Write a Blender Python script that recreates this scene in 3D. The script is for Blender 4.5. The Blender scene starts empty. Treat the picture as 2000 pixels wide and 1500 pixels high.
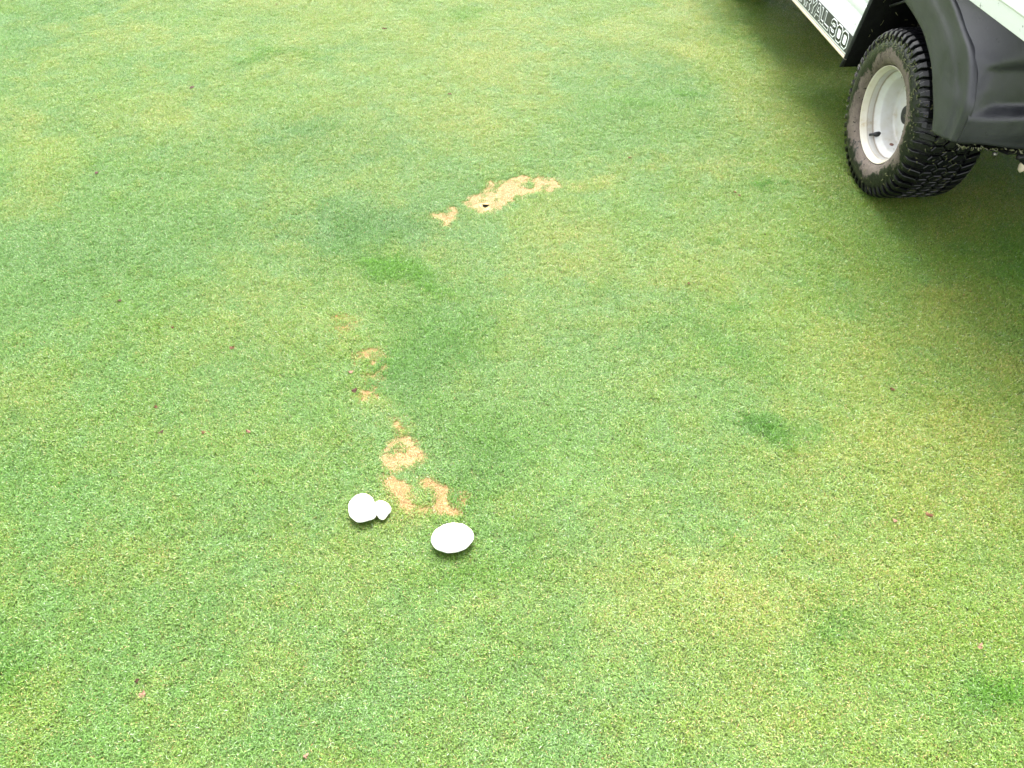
import bpy, bmesh, math, random
import numpy as np
from mathutils import Vector, Matrix
R = math.radians
S = bpy.context.scene
COL = S.collection
random.seed(7)
rng = np.random.default_rng(7)

# ------------------------------------------------------------------ camera, sky, sun, exposure
F_PX, PITCH, CAM_H = 1550.0, 44.67, 1.41          # focal length in pixels of the 2000 px wide photograph
cd = bpy.data.cameras.new('camera')
cam = bpy.data.objects.new('camera', cd); COL.objects.link(cam)
cd.sensor_width = 36.0; cd.lens = 36.0 * F_PX / 2000.0
cd.clip_start = 0.02; cd.clip_end = 1500
cam.location = (0, 0, CAM_H); cam.rotation_euler = (R(90 - PITCH), 0, 0)
S.camera = cam

SUN_EL, SUN_AZ = 58.0, 4.0                       # azimuth measured from the view direction (+Y), clockwise
W = bpy.data.worlds.new('World'); S.world = W; W.use_nodes = True
nt = W.node_tree; nt.nodes.clear()
wo = nt.nodes.new('ShaderNodeOutputWorld'); bg = nt.nodes.new('ShaderNodeBackground')
sk = nt.nodes.new('ShaderNodeTexSky'); sk.sky_type = 'NISHITA'; sk.sun_disc = False
sk.sun_elevation = R(SUN_EL); sk.sun_rotation = R(SUN_AZ)
sk.air_density = 1.0; sk.dust_density = 4.0; sk.ozone_density = 1.0
hs = nt.nodes.new('ShaderNodeHueSaturation'); hs.inputs['Saturation'].default_value = 0.15
nt.links.new(sk.outputs[0], hs.inputs['Color']); nt.links.new(hs.outputs[0], bg.inputs[0])
bg.inputs[1].default_value = 0.15
nt.links.new(bg.outputs[0], wo.inputs[0])
sl = bpy.data.lights.new('sun', 'SUN'); so = bpy.data.objects.new('sun', sl); COL.objects.link(so)
sl.energy = 1.5; sl.angle = R(28); sl.color = (1.0, 0.97, 0.92)
sd = Vector((math.sin(R(SUN_AZ)) * math.cos(R(SUN_EL)), math.cos(R(SUN_AZ)) * math.cos(R(SUN_EL)), math.sin(R(SUN_EL))))
so.rotation_euler = sd.to_track_quat('Z', 'Y').to_euler()
S.view_settings.view_transform = 'Standard'; S.view_settings.look = 'None'
S.view_settings.gamma = 1.0; S.view_settings.exposure = 2.54
S.view_settings.use_curve_mapping = False

# ------------------------------------------------------------------ map helpers (pixel of the photograph <-> point on the ground)
TH = R(PITCH)
def g_at(u, v, z=0.0):
    u = np.asarray(u, float); v = np.asarray(v, float)
    dx = (u - 1000) / F_PX; dv = (v - 750) / F_PX
    ry = math.cos(TH) - math.sin(TH) * dv; rz = -math.sin(TH) - math.cos(TH) * dv
    t = (z - CAM_H) / rz
    return dx * t, ry * t
def to_map(x, y, z=0.0):
    d = y * math.cos(TH) - (z - CAM_H) * math.sin(TH)
    up = y * math.sin(TH) + (z - CAM_H) * math.cos(TH)
    return 1000 + F_PX * x / d, 750 - F_PX * up / d

# ------------------------------------------------------------------ material helpers
def mat(name):
    m = bpy.data.materials.new(name); m.use_nodes = True
    t = m.node_tree; b = t.nodes['Principled BSDF']
    return m, t, b
def N(t, typ, **kw):
    n = t.nodes.new(typ)
    for k, v in kw.items(): setattr(n, k, v)
    return n
def noise(t, scale, detail=4, rough=0.6, coord=None):
    n = N(t, 'ShaderNodeTexNoise'); n.inputs['Scale'].default_value = scale
    n.inputs['Detail'].default_value = detail; n.inputs['Roughness'].default_value = rough
    if coord is not None: t.links.new(coord, n.inputs['Vector'])
    return n
def ramp(t, src, stops):
    r = N(t, 'ShaderNodeValToRGB'); e = r.color_ramp.elements
    while len(e) < len(stops): e.new(0.5)
    for k, (p, c) in enumerate(stops):
        e[k].position = p; e[k].color = (*c, 1) if len(c) == 3 else c
    t.links.new(src, r.inputs[0]); return r
def mixc(t, fac, a, b, mode='MIX'):
    m = N(t, 'ShaderNodeMix', data_type='RGBA', blend_type=mode)
    for sock, val in ((m.inputs[0], fac), (m.inputs[6], a), (m.inputs[7], b)):
        if hasattr(val, 'is_output'): t.links.new(val, sock)
        elif isinstance(val, (int, float)): sock.default_value = val
        else: sock.default_value = (*val, 1)
    return m.outputs[2]
def math_(t, op, a, b=None, c=None):
    m = N(t, 'ShaderNodeMath', operation=op)
    for i, val in enumerate((a, b, c)):
        if val is None: continue
        if hasattr(val, 'is_output'): t.links.new(val, m.inputs[i])
        else: m.inputs[i].default_value = val
    return m.outputs[0]
def bump(t, b, h, strength=0.3, dist=0.002):
    n = N(t, 'ShaderNodeBump'); n.inputs['Strength'].default_value = strength; n.inputs['Distance'].default_value = dist
    t.links.new(h, n.inputs['Height']); t.links.new(n.outputs[0], b.inputs['Normal'])
def simple(name, c, rough=0.5, metal=0.0, nscale=30, var=0.25, bmp=0.1, spec=0.5):
    m, t, b = mat(name); tc = N(t, 'ShaderNodeTexCoord')
    n = noise(t, nscale, 5, 0.65, tc.outputs['Object'])
    lo = tuple(x * (1 - var) for x in c); hi = tuple(min(1, x * (1 + var)) for x in c)
    r = ramp(t, n.outputs[0], [(0.3, lo), (0.7, hi)])
    t.links.new(r.outputs[0], b.inputs['Base Color'])
    b.inputs['Roughness'].default_value = rough; b.inputs['Metallic'].default_value = metal
    b.inputs['Specular IOR Level'].default_value = spec
    if bmp: bump(t, b, n.outputs[0], bmp, 0.002)
    return m

# ------------------------------------------------------------------ object helpers
def obj(name, me, m=None, parent=None, smooth=False, label=None):
    if m: me.materials.append(m)
    o = bpy.data.objects.new(name, me); COL.objects.link(o)
    if parent: o.parent = parent
    if smooth: me.polygons.foreach_set('use_smooth', [True] * len(me.polygons))
    if label: o['label'] = label
    return o
def mesh(name, vs, fs):
    me = bpy.data.meshes.new(name); me.from_pydata([tuple(v) for v in vs], [], fs); me.update(); return me
def tag(o, label, cat, group=None, kind=None):
    if label: o['label'] = label
    if cat: o['category'] = cat
    if group: o['group'] = group
    if kind: o['kind'] = kind
    return o
def bevel(o, w=0.004, seg=2):
    md = o.modifiers.new('bevel', 'BEVEL'); md.width = w; md.segments = seg; md.limit_method = 'ANGLE'; md.angle_limit = R(40)
    for p in o.data.polygons: p.use_smooth = True
    return o
def box_vf(x0, x1, y0, y1, z0, z1):
    v = [(x, y, z) for z in (z0, z1) for y in (y0, y1) for x in (x0, x1)]
    f = [(0, 2, 3, 1), (4, 5, 7, 6), (0, 1, 5, 4), (2, 6, 7, 3), (0, 4, 6, 2), (1, 3, 7, 5)]
    return v, f
def boxes(name, lst, m, parent, bev=0.004):
    vs, fs = [], []
    for b in lst:
        v, f = box_vf(*b); k = len(vs); vs += v; fs += [tuple(i + k for i in q) for q in f]
    o = obj(name, mesh(name, vs, fs), m, parent)
    if bev: bevel(o, bev)
    return o
def grid_mesh(name, P, closed_u=False):
    """P[i][j] = points"""
    n, k = len(P), len(P[0]); vs = [p for row in P for p in row]; fs = []
    for i in range(n - 1):
        for j in range(k - 1 + (1 if closed_u else 0)):
            a = i * k + j; b = i * k + (j + 1) % k
            fs.append((a, b, b + k, a + k))
    return mesh(name, vs, fs)
def lathe(name, prof, c, n=96, closed=False):
    """profile of (x, radius) turned round the x axis at c"""
    P = []
    for (x, r) in (prof + ([prof[0]] if closed else [])):
        P.append([(c[0] + x, c[1] + r * math.cos(a), c[2] + r * math.sin(a)) for a in (2 * math.pi * i / n for i in range(n))])
    return grid_mesh(name, P, True)
def tube(name, pts, r, m, parent, n=10):
    pts = [Vector(p) for p in pts]; P = []
    for i, p in enumerate(pts):
        d = (pts[min(i + 1, len(pts) - 1)] - pts[max(i - 1, 0)]).normalized()
        a = d.orthogonal().normalized() if i == 0 else (a - d * a.dot(d)).normalized()
        b = d.cross(a); rr = r[i] if isinstance(r, (list, tuple)) else r
        P.append([p + a * math.cos(t) * rr + b * math.sin(t) * rr for t in (2 * math.pi * q / n for q in range(n))])
    me = grid_mesh(name, P, True)
    bm = bmesh.new(); bm.from_mesh(me); bm.verts.ensure_lookup_table()
    k = len(pts)
    bm.faces.new([bm.verts[i] for i in range(n)][::-1]); bm.faces.new([bm.verts[(k - 1) * n + i] for i in range(n)])
    bmesh.ops.recalc_face_normals(bm, faces=bm.faces); bm.to_mesh(me); bm.free()
    return obj(name, me, m, parent, True)

# value noise on the ground (numpy)
_tab = rng.random((256, 256))
def vnoise(x, y, s):
    x = np.asarray(x) / s + 57.3; y = np.asarray(y) / s + 91.7
    xi = np.floor(x).astype(int); yi = np.floor(y).astype(int); fx = x - xi; fy = y - yi
    fx = fx * fx * (3 - 2 * fx); fy = fy * fy * (3 - 2 * fy)
    g = lambda i, j: _tab[i % 256, j % 256]
    return (g(xi, yi) * (1 - fx) + g(xi + 1, yi) * fx) * (1 - fy) + (g(xi, yi + 1) * (1 - fx) + g(xi + 1, yi + 1) * fx) * fy
def fbm(x, y, s, o=4):
    v = 0; a = 1; tot = 0
    for k in range(o):
        v = v + a * vnoise(x + 3.1 * k, y - 2.7 * k, s); tot += a; a *= 0.55; s *= 0.5
    return v / tot
def height(x, y):
    x = np.asarray(x); y = np.asarray(y)
    h = (fbm(x, y, 0.22, 3) - 0.5) * 0.010 + (vnoise(x, y, 0.9) - 0.5) * 0.012
    edge = np.clip((4.3 - np.abs(x)) / 0.5, 0, 1) * np.clip((y + 0.5) / 0.4, 0, 1) * np.clip((6.4 - y) / 0.5, 0, 1)
    return h * edge

# ------------------------------------------------------------------ colour fields of the turf, laid out on the ground
# (u, v, ru, rv, amount) ellipses located on the ground through the map of the photograph
LUSH = [(795, 530, 75, 22, 1.15), (865, 562, 45, 16, .7), (700, 470, 90, 40, .45), (900, 400, 20, 6, .0), (660, 430, 80, 30, .3),
        (870, 650, 110, 80, .34), (820, 720, 90, 60, .34), (940, 880, 80, 70, .38), (925, 1000, 50, 45, .55), (1030, 1050, 120, 40, .2),
        (960, 1120, 120, 30, .3), (1510, 838, 55, 16, 1.1), (1455, 835, 60, 18, .45), (1550, 860, 40, 14, .5), (1512, 362, 16, 8, .9),
        (1330, 183, 30, 8, .8), (1240, 215, 60, 14, .4), (1060, 1220, 90, 50, .22), (1030, 1300, 60, 30, .2), (1620, 1235, 50, 28, .4),
        (1580, 1180, 30, 20, .4), (1920, 1350, 60, 35, .9), (30, 1310, 40, 60, .6), (540, 110, 70, 14, .5), (1380, 640, 60, 40, .3),
        (1440, 700, 70, 40, .25), (1960, 500, 60, 60, .4), (1450, 600, 30, 14, .5), (1372, 488, 14, 7, .6), (840, 800, 60, 30, .3),
        (620, 250, 60, 20, .25), (1200, 570, 60, 18, .2), (1000, 860, 120, 40, .25), (870, 30, 70, 20, .35), (1290, 620, 18, 8, .5)]
BLUE = [(1510, 838, 70, 22, 1.2), (1455, 835, 60, 20, .6), (1030, 1050, 140, 60, .25), (940, 900, 70, 70, .6), (1512, 362, 18, 10, .7), (795, 530, 80, 26, -1.2), (870, 565, 50, 20, -.6), (640, 440, 200, 50, .8), (330, 490, 230, 45, .55), (870, 440, 110, 34, .5), (880, 680, 100, 80, .55), (820, 740, 80, 60, .45),
        (120, 560, 180, 120, .5), (600, 262, 190, 26, .5), (60, 60, 90, 40, .6), (380, 300, 160, 30, .3), (1210, 155, 100, 16, .9), (1390, 200, 60, 14, .7), (1000, 165, 60, 20, .3),
        (400, 1180, 220, 150, .35), (700, 1330, 200, 110, .45), (560, 1420, 120, 60, .4), (1080, 1400, 120, 60, .5), (1150, 700, 120, 60, .2),
        (1560, 1000, 120, 70, .25), (1590, 440, 70, 30, .35), (720, 1180, 100, 60, .4), (1640, 1200, 80, 40, .3), (200, 900, 160, 80, .25), (1300, 300, 200, 30, .2)]
YEL = [(120, 120, 130, 40, .6), (160, 60, 120, 25, .6), (50, 300, 90, 50, .6), (60, 380, 110, 50, .6), (320, 215, 120, 30, .4), (260, 90, 120, 30, .4),
       (960, 130, 90, 30, .5), (1150, 60, 120, 30, .55), (1330, 60, 110, 40, .85), (1390, 110, 70, 26, .8), (1260, 30, 90, 20, .5), (1470, 170, 60, 30, .5), (1230, 340, 60, 20, .4),
       (1150, 360, 45, 16, .8), (1390, 325, 45, 12, .6), (1480, 330, 40, 10, .7), (1600, 100, 90, 60, .4), (1440, 1150, 130, 60, .75),
       (1350, 1130, 80, 40, .5), (1460, 1220, 80, 40, .5), (1200, 1200, 120, 40, .45), (1420, 1430, 120, 50, .5), (1900, 600, 100, 60, .55),
       (1960, 720, 70, 50, .6), (1880, 820, 90, 60, .45), (1980, 930, 60, 50, .6), (1960, 1200, 70, 60, .45), (1700, 680, 120, 50, .4),
       (520, 890, 120, 60, .3), (300, 960, 100, 50, .25), (250, 1100, 120, 50, .3), (950, 730, 60, 50, .3), (1030, 640, 60, 50, .3),
       (1290, 500, 200, 60, .3), (1720, 500, 120, 40, .3), (950, 1190, 60, 20, .4), (700, 800, 40, 30, .6), (780, 840, 30, 22, .9), (735, 720, 50, 40, .8), (720, 775, 30, 20, .7), (670, 640, 40, 28, .7), (850, 990, 80, 40, .6), (1120, 362, 40, 10, .8),
       (660, 680, 30, 14, .6), (820, 1020, 60, 20, .6), (940, 1020, 30, 40, .7), (1090, 460, 120, 30, .3), (1300, 1000, 140, 60, .25), (1780, 1120, 150, 60, .3),
       (370, 390, 80, 14, .4), (330, 390, 18, 5, .9), (20, 1330, 60, 50, .4), (1850, 1010, 100, 40, .25), (1750, 860, 60, 20, .4), (1560, 1400, 90, 40, .35)]
def field(u, v, L):
    s = np.zeros_like(u)
    for (a, b, ra, rb, k) in L:
        q = ((u - a) / ra) ** 2 + ((v - b) / rb) ** 2
        s += k * np.exp(-q)
    return s
POLY = {
 'crescent': [[(905,395),(922,384),(950,372),(956,358),(1000,352),(1052,344),(1086,350),(1098,364),(1078,372),(1050,371),(1012,386),(985,400),(970,412),(930,411),(914,403)]],
 'small': [[(849,414),(868,420),(874,409),(889,407),(890,424),(880,433),(868,437),(858,427)]],
 'trail': [[(686,696),(703,688),(716,702),(702,712)], [(718,686),(758,690),(759,701),(730,704)], [(728,716),(748,714),(750,726),(732,724)], [(710,732),(730,734),(736,727),(754,738),(746,747),(714,747)], [(700,770),(728,764),(732,782),(706,784)], [(704,771),(724,768)]],
 'faint': [[(768,818),(786,822),(796,846),(784,850),(772,836)], [(648,620),(672,614),(694,625),(700,632),(680,644),(656,648)]],
 'round': [[(747,890),(764,870),(790,860),(815,870),(826,888),(834,899),(806,909),(790,919),(765,923),(748,914)]],
 'behind': [[(748,933),(768,933),(786,945),(797,960),(808,984),(800,995),(778,986),(760,966),(750,946)],
            [(800,992),(832,988),(870,985),(890,990),(901,1002),(895,1011),(865,1009),(830,1001),(808,999)],
            [(819,938),(836,939),(852,950),(869,958),(872,976),(865,988),(855,980),(850,960),(828,950)], [(888,963),(902,965),(914,976),(905,986),(892,976)]],
}
HOLES = [(800, 927, 34, 5), (775, 890, 5, 4), (1034, 363, 13, 3), (870, 411, 4, 3), (832, 972, 13, 9)]
def inside(u, v, poly):
    c = np.zeros(u.shape, bool); n = len(poly)
    for i in range(n):
        x0, y0 = poly[i]; x1, y1 = poly[(i + 1) % n]
        if y0 == y1: continue
        k = ((y0 > v) != (y1 > v)) & (u < (x1 - x0) * (v - y0) / (y1 - y0) + x0)
        c ^= k
    return c
def dead_index(x, y, jit=1.0):
    """0 = living turf, k = straw patch k"""
    u, v = to_map(x, y)
    w = (fbm(x, y, 0.035, 2) - 0.5) * 13 * jit; w2 = (fbm(x + 9, y + 5, 0.035, 2) - 0.5) * 9 * jit
    uu = u + w; vv = v + w2
    out = np.zeros(x.shape, int)
    for k, (nm, pls) in enumerate(POLY.items()):
        for p in pls:
            for (ax, ay) in ((4, 0), (-4, 0), (0, 3), (0, -3), (0, 0)): out[inside(uu + ax, vv + ay, p)] = k + 1
    for (a, b, ra, rb) in HOLES: out[((uu - a) / ra) ** 2 + ((vv - b) / rb) ** 2 < 1] = 0
    return out

# ------------------------------------------------------------------ ground sheet
HX, HY = [float(q) for q in g_at(948, 398)]
def build_ground():
    st = 0.025
    xs = np.arange(-4.5, 4.5001, st); ys = np.arange(-0.6, 6.6001, st)
    X, Y = np.meshgrid(xs, ys); Zg = height(X, Y)
    nx, ny = len(xs), len(ys)
    vs = np.stack([X.ravel(), Y.ravel(), Zg.ravel()], 1)
    I = np.arange(nx - 1); J = np.arange(ny - 1)
    a = (J[:, None] * nx + I[None, :]).ravel()
    hi = int((HX - xs[0]) / st); hj = int((HY - ys[0]) / st); ha = hj * nx + hi
    a = a[a != ha]
    fs = np.stack([a, a + 1, a + nx + 1, a + nx], 1).tolist()
    vl = vs.tolist(); z0 = height(HX, HY)
    ring = []
    for k in range(8):
        t = math.pi / 4 * k - 3 * math.pi / 4; rr = 0.0118 * (1 + .25 * math.sin(3 * t + 1))
        ring.append(len(vl)); vl.append([xs[hi] + st / 2 + rr * math.cos(t), ys[hj] + st / 2 + rr * 0.85 * math.sin(t), float(z0)])
    c = [ha, ha + 1, ha + nx + 1, ha + nx]
    for k in range(4):
        fs.append([c[k], c[(k + 1) % 4], ring[(2 * k + 2) % 8], ring[2 * k + 1], ring[2 * k]])
    B = 400.0; o = len(vl)
    vl += [[-B, -B, 0], [B, -B, 0], [B, B, 0], [-B, B, 0]]
    q = [0, nx - 1, nx * ny - 1, nx * (ny - 1)]
    for k in range(4): fs.append([o + k, o + (k + 1) % 4, q[(k + 1) % 4], q[k]])
    me = mesh('green', vl, fs)
    V = np.array(vl); dd = np.zeros(len(vl)); n0 = nx * ny
    dd[:n0] = (dead_index(V[:n0, 0], V[:n0, 1]) > 0)
    at = me.attributes.new('dead', 'FLOAT', 'POINT'); at.data.foreach_set('value', dd.astype(np.float32))
    m, t, b = mat('turf_soil')
    ge = N(t, 'ShaderNodeNewGeometry')
    n1 = noise(t, 220, 4, .7, ge.outputs['Position']); n2 = noise(t, 1.6, 4, .6, ge.outputs['Position']); n3 = noise(t, 60, 4, .6, ge.outputs['Position'])
    soil = ramp(t, n1.outputs[0], [(0.3, (.055, .065, .02)), (0.5, (.09, .12, .032)), (0.7, (.16, .17, .06))])
    straw = ramp(t, n1.outputs[0], [(0.3, (.26, .16, .07)), (0.55, (.42, .28, .13)), (0.75, (.55, .40, .20))])
    ad = N(t, 'ShaderNodeAttribute', attribute_name='dead')
    near = mixc(t, ad.outputs['Fac'], soil.outputs[0], straw.outputs[0])
    far = ramp(t, n2.outputs[0], [(0.3, (.075, .15, .035)), (0.55, (.10, .18, .04)), (0.75, (.15, .20, .05))])
    farm = mixc(t, n3.outputs[0], far.outputs[0], (.12, .19, .05))
    sep = N(t, 'ShaderNodeSeparateXYZ'); t.links.new(ge.outputs['Position'], sep.inputs[0])
    ax = math_(t, 'SUBTRACT', math_(t, 'ABSOLUTE', sep.outputs[0]), 4.2)
    ay = math_(t, 'SUBTRACT', math_(t, 'ABSOLUTE', math_(t, 'SUBTRACT', sep.outputs[1], 3.0)), 3.3)
    fx = math_(t, 'MULTIPLY', math_(t, 'MAXIMUM', ax, ay), 4.0); fx = math_(t, 'MINIMUM', math_(t, 'MAXIMUM', fx, 0.0), 1.0)
    t.links.new(mixc(t, fx, near, farm), b.inputs['Base Color'])
    b.inputs['Roughness'].default_value = .9
    bump(t, b, n1.outputs[0], .8, .004)
    g = obj('putting_green', me, m, None, True); g['kind'] = 'structure'
    g['label'] = 'close-mown putting green ground under the turf'
    # the small pit
    top = [Vector(vl[i]) for i in ring]; cen = sum(top, Vector()) / 8
    P = [[cen + (p - cen) * s + Vector((0, 0, -d)) for p in top] for s, d in ((1.0, 0), (0.95, .012), (.8, .026), (.3, .034), (.02, .035))]
    pit = grid_mesh('burrow_hole', [[tuple(q) for q in r] for r in P], True)
    obj('burrow_hole', pit, simple('dark_soil', (.02, .013, .008), .9, nscale=400, bmp=.5), g, True, label='small dark hole in the crescent of straw-coloured grass')
    return g
green = build_ground()

# ------------------------------------------------------------------ turf: tufts of blades instanced on points
def blade_mat(name, straw):
    m, t, b = mat(name)
    br = N(t, 'ShaderNodeAttribute', attribute_name='brnd')          # per blade
    hp = N(t, 'ShaderNodeAttribute', attribute_name='bh')            # height along the blade
    sep = N(t, 'ShaderNodeSeparateColor'); t.links.new(br.outputs['Color'], sep.inputs[0])
    r1, r2, r3 = sep.outputs[0], sep.outputs[1], sep.outputs[2]
    tint = N(t, 'ShaderNodeAttribute', attribute_name='tint', attribute_type='INSTANCER')
    ts = N(t, 'ShaderNodeSeparateXYZ'); t.links.new(tint.outputs['Vector'], ts.inputs[0])
    if straw:
        base = ramp(t, r1, [(0.0, (.16, .085, .03)), (0.14, (.34, .20, .08)), (0.35, (.47, .335, .16)), (0.75, (.58, .455, .25)), (1.0, (.68, .58, .38))]).outputs[0]
        grn = math_(t, 'LESS_THAN', r2, 0.05)
        base = mixc(t, ts.outputs[2], base, mixc(t, 1.0, base, (.74, .62, .44), 'MULTIPLY'))
        base = mixc(t, grn, base, (.20, .26, .05))
    else:
        g0 = ramp(t, r1, [(0.0, (.070, .165, .020)), (0.45, (.118, .250, .036)), (0.8, (.165, .315, .055)), (1.0, (.235, .39, .095))]).outputs[0]
        bl = ramp(t, r1, [(0.0, (.055, .150, .024)), (0.5, (.092, .228, .040)), (1.0, (.20, .35, .11))]).outputs[0]
        ye = ramp(t, r1, [(0.0, (.15, .215, .024)), (0.5, (.235, .315, .042)), (1.0, (.34, .41, .08))]).outputs[0]
        lu = ramp(t, r1, [(0.0, (.050, .160, .008)), (0.5, (.105, .275, .014)), (1.0, (.17, .37, .03))]).outputs[0]
        ld = ramp(t, r1, [(0.0, (.040, .125, .012)), (0.5, (.078, .218, .024)), (1.0, (.14, .31, .045))]).outputs[0]
        lu = mixc(t, ts.outputs[2], lu, ld)
        c = mixc(t, ts.outputs[2], g0, bl); c = mixc(t, ts.outputs[0], c, ye); c = mixc(t, ts.outputs[1], c, lu)
        val = ramp(t, r3, [(0.0, (.52, .55, .50)), (.35, (.85, .85, .85)), (.8, (1.10, 1.12, 1.08)), (1.0, (1.24, 1.25, 1.22))]).outputs[0]
        c = mixc(t, 1.0, c, val, 'MULTIPLY')
        pale = math_(t, 'GREATER_THAN', r2, .985); c = mixc(t, pale, c, (.36, .46, .27))  # a few blades coloured pale as painted dew glints and reflections
        # dry blades mixed in, more of them where the turf is yellow
        th = math_(t, 'MULTIPLY_ADD', ts.outputs[0], 0.10, 0.025)
        th = math_(t, 'MULTIPLY', th, math_(t, 'SUBTRACT', 1.15, ts.outputs[1]))
        dry = math_(t, 'LESS_THAN', r2, th)
        c = mixc(t, dry, c, ramp(t, r3, [(0.0, (.34, .19, .07)), (.5, (.46, .36, .13)), (1.0, (.58, .54, .24))]).outputs[0])
        base = c
    root = ramp(t, hp.outputs['Fac'], [(0.0, (.62, .58, .46)), (0.5, (1, 1, 1))]).outputs[0]   # brown sheath at the root, also darkened to paint shade between blades
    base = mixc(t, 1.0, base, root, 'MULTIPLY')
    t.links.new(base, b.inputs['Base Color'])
    b.inputs['Roughness'].default_value = 0.38 if not straw else .6
    b.inputs['Specular IOR Level'].default_value = .5 if not straw else .3
    tr = N(t, 'ShaderNodeBsdfTranslucent'); t.links.new(base, tr.inputs['Color'])
    ms = N(t, 'ShaderNodeMixShader'); ms.inputs[0].default_value = .42
    out = t.nodes['Material Output']
    t.links.new(b.outputs[0], ms.inputs[1]); t.links.new(tr.outputs[0], ms.inputs[2]); t.links.new(ms.outputs[0], out.inputs[0])
    return m
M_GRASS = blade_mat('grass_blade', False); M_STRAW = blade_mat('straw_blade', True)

def tuft_mesh(name, nb, rad, hmin, hmax, wid, lean, seed):
    g = np.random.default_rng(seed); vs, fs, cr, ch = [], [], [], []
    for _ in range(nb):
        a = g.random() * 2 * math.pi; q = rad * math.sqrt(g.random())
        bx, by = q * math.cos(a), q * math.sin(a)
        h = g.uniform(hmin, hmax); d = g.random() * 2 * math.pi; ln = lean * g.uniform(.25, 1.25) * h
        w = wid * g.uniform(.7, 1.3) / 2; ph = d + math.pi / 2 + g.normal() * .5
        px, py = math.cos(ph) * w, math.sin(ph) * w
        dx, dy = math.cos(d), math.sin(d)
        k = len(vs); c = (g.random(), g.random(), g.random(), 1)
        for (t, ww) in ((0, .8), (.45, 1.0), (.8, .75)):
            cx = bx + dx * ln * t ** 1.6; cy = by + dy * ln * t ** 1.6; z = h * (1 - (1 - t) ** 1.5) * (1 - .25 * lean * t * t) - (.002 if t == 0 else 0)
            vs += [(cx - px * ww, cy - py * ww, z), (cx + px * ww, cy + py * ww, z)]; ch += [t, t]; cr += [c, c]
        vs.append((bx + dx * ln, by + dy * ln, h * (1 - .28 * lean))); ch.append(1); cr.append(c)
        fs += [(k, k + 1, k + 3, k + 2), (k + 2, k + 3, k + 5, k + 4), (k + 4, k + 5, k + 6)]
    me = mesh(name, vs, fs)
    at = me.attributes.new('brnd', 'FLOAT_COLOR', 'POINT'); at.data.foreach_set('color', np.array(cr, np.float32).ravel())
    at = me.attributes.new('bh', 'FLOAT', 'POINT'); at.data.foreach_set('value', np.array(ch, np.float32))
    me.polygons.foreach_set('use_smooth', [True] * len(fs))
    return me

def scatter_group(name, protos):
    g = bpy.data.node_groups.new(name, 'GeometryNodeTree')
    g.interface.new_socket('Geometry', in_out='INPUT', socket_type='NodeSocketGeometry')
    g.interface.new_socket('Geometry', in_out='OUTPUT', socket_type='NodeSocketGeometry')
    gi = g.nodes.new('NodeGroupInput'); go = g.nodes.new('NodeGroupOutput')
    iop = g.nodes.new('GeometryNodeInstanceOnPoints'); g2i = g.nodes.new('GeometryNodeGeometryToInstance')
    for p in reversed(protos):
        oi = g.nodes.new('GeometryNodeObjectInfo'); oi.inputs['Object'].default_value = p
        g.links.new(oi.outputs['Geometry'], g2i.inputs[0])
    m2p = g.nodes.new('GeometryNodeMeshToPoints')
    g.links.new(gi.outputs[0], m2p.inputs[0]); g.links.new(m2p.outputs[0], iop.inputs['Points'])
    g.links.new(g2i.outputs[0], iop.inputs['Instance']); iop.inputs['Pick Instance'].default_value = True
    def att(nm, ty):
        a = g.nodes.new('GeometryNodeInputNamedAttribute'); a.data_type = ty; a.inputs['Name'].default_value = nm
        return next(o for o in a.outputs if o.enabled and o.name == 'Attribute')
    g.links.new(att('idx', 'INT'), iop.inputs['Instance Index'])
    g.links.new(att('rot', 'FLOAT_VECTOR'), iop.inputs['Rotation'])
    g.links.new(att('scl', 'FLOAT_VECTOR'), iop.inputs['Scale'])
    g.links.new(iop.outputs[0], go.inputs[0])
    return g
def protos(prefix, m, n, **kw):
    L = []
    for k in range(n):
        me = tuft_mesh(prefix, seed=100 + k, **kw); me.materials.append(m)
        L.append(bpy.data.objects.new(prefix, me))      # not linked: only instanced
    return L
NV = 7
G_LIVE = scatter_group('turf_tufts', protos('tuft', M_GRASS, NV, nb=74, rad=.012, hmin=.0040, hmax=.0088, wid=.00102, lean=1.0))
G_DEAD = scatter_group('straw_tufts', protos('straw_tuft', M_STRAW, NV, nb=50, rad=.011, hmin=.0022, hmax=.0045, wid=.0009, lean=2.6))

def make_turf(name, X, Y, tint, sc, group, label, cat, zoff=0):
    n = len(X); Zt = height(X, Y) + zoff
    me = mesh(name, np.stack([X, Y, Zt], 1).tolist(), [])
    def att(nm, ty, key, arr):
        a = me.attributes.new(nm, ty, 'POINT'); a.data.foreach_set(key, arr.ravel())
    att('idx', 'INT', 'value', rng.integers(0, NV, n).astype(np.int32))
    rot = np.stack([rng.normal(0, .06, n), rng.normal(0, .06, n), rng.random(n) * 2 * math.pi], 1).astype(np.float32)
    att('rot', 'FLOAT_VECTOR', 'vector', rot)
    att('scl', 'FLOAT_VECTOR', 'vector', sc.astype(np.float32))
    att('tint', 'FLOAT_VECTOR', 'vector', tint.astype(np.float32))
    o = bpy.data.objects.new(name, me); COL.objects.link(o)
    md = o.modifiers.new('tufts', 'NODES'); md.node_group = group
    tag(o, label, cat, None, 'stuff')
    return o

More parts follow.
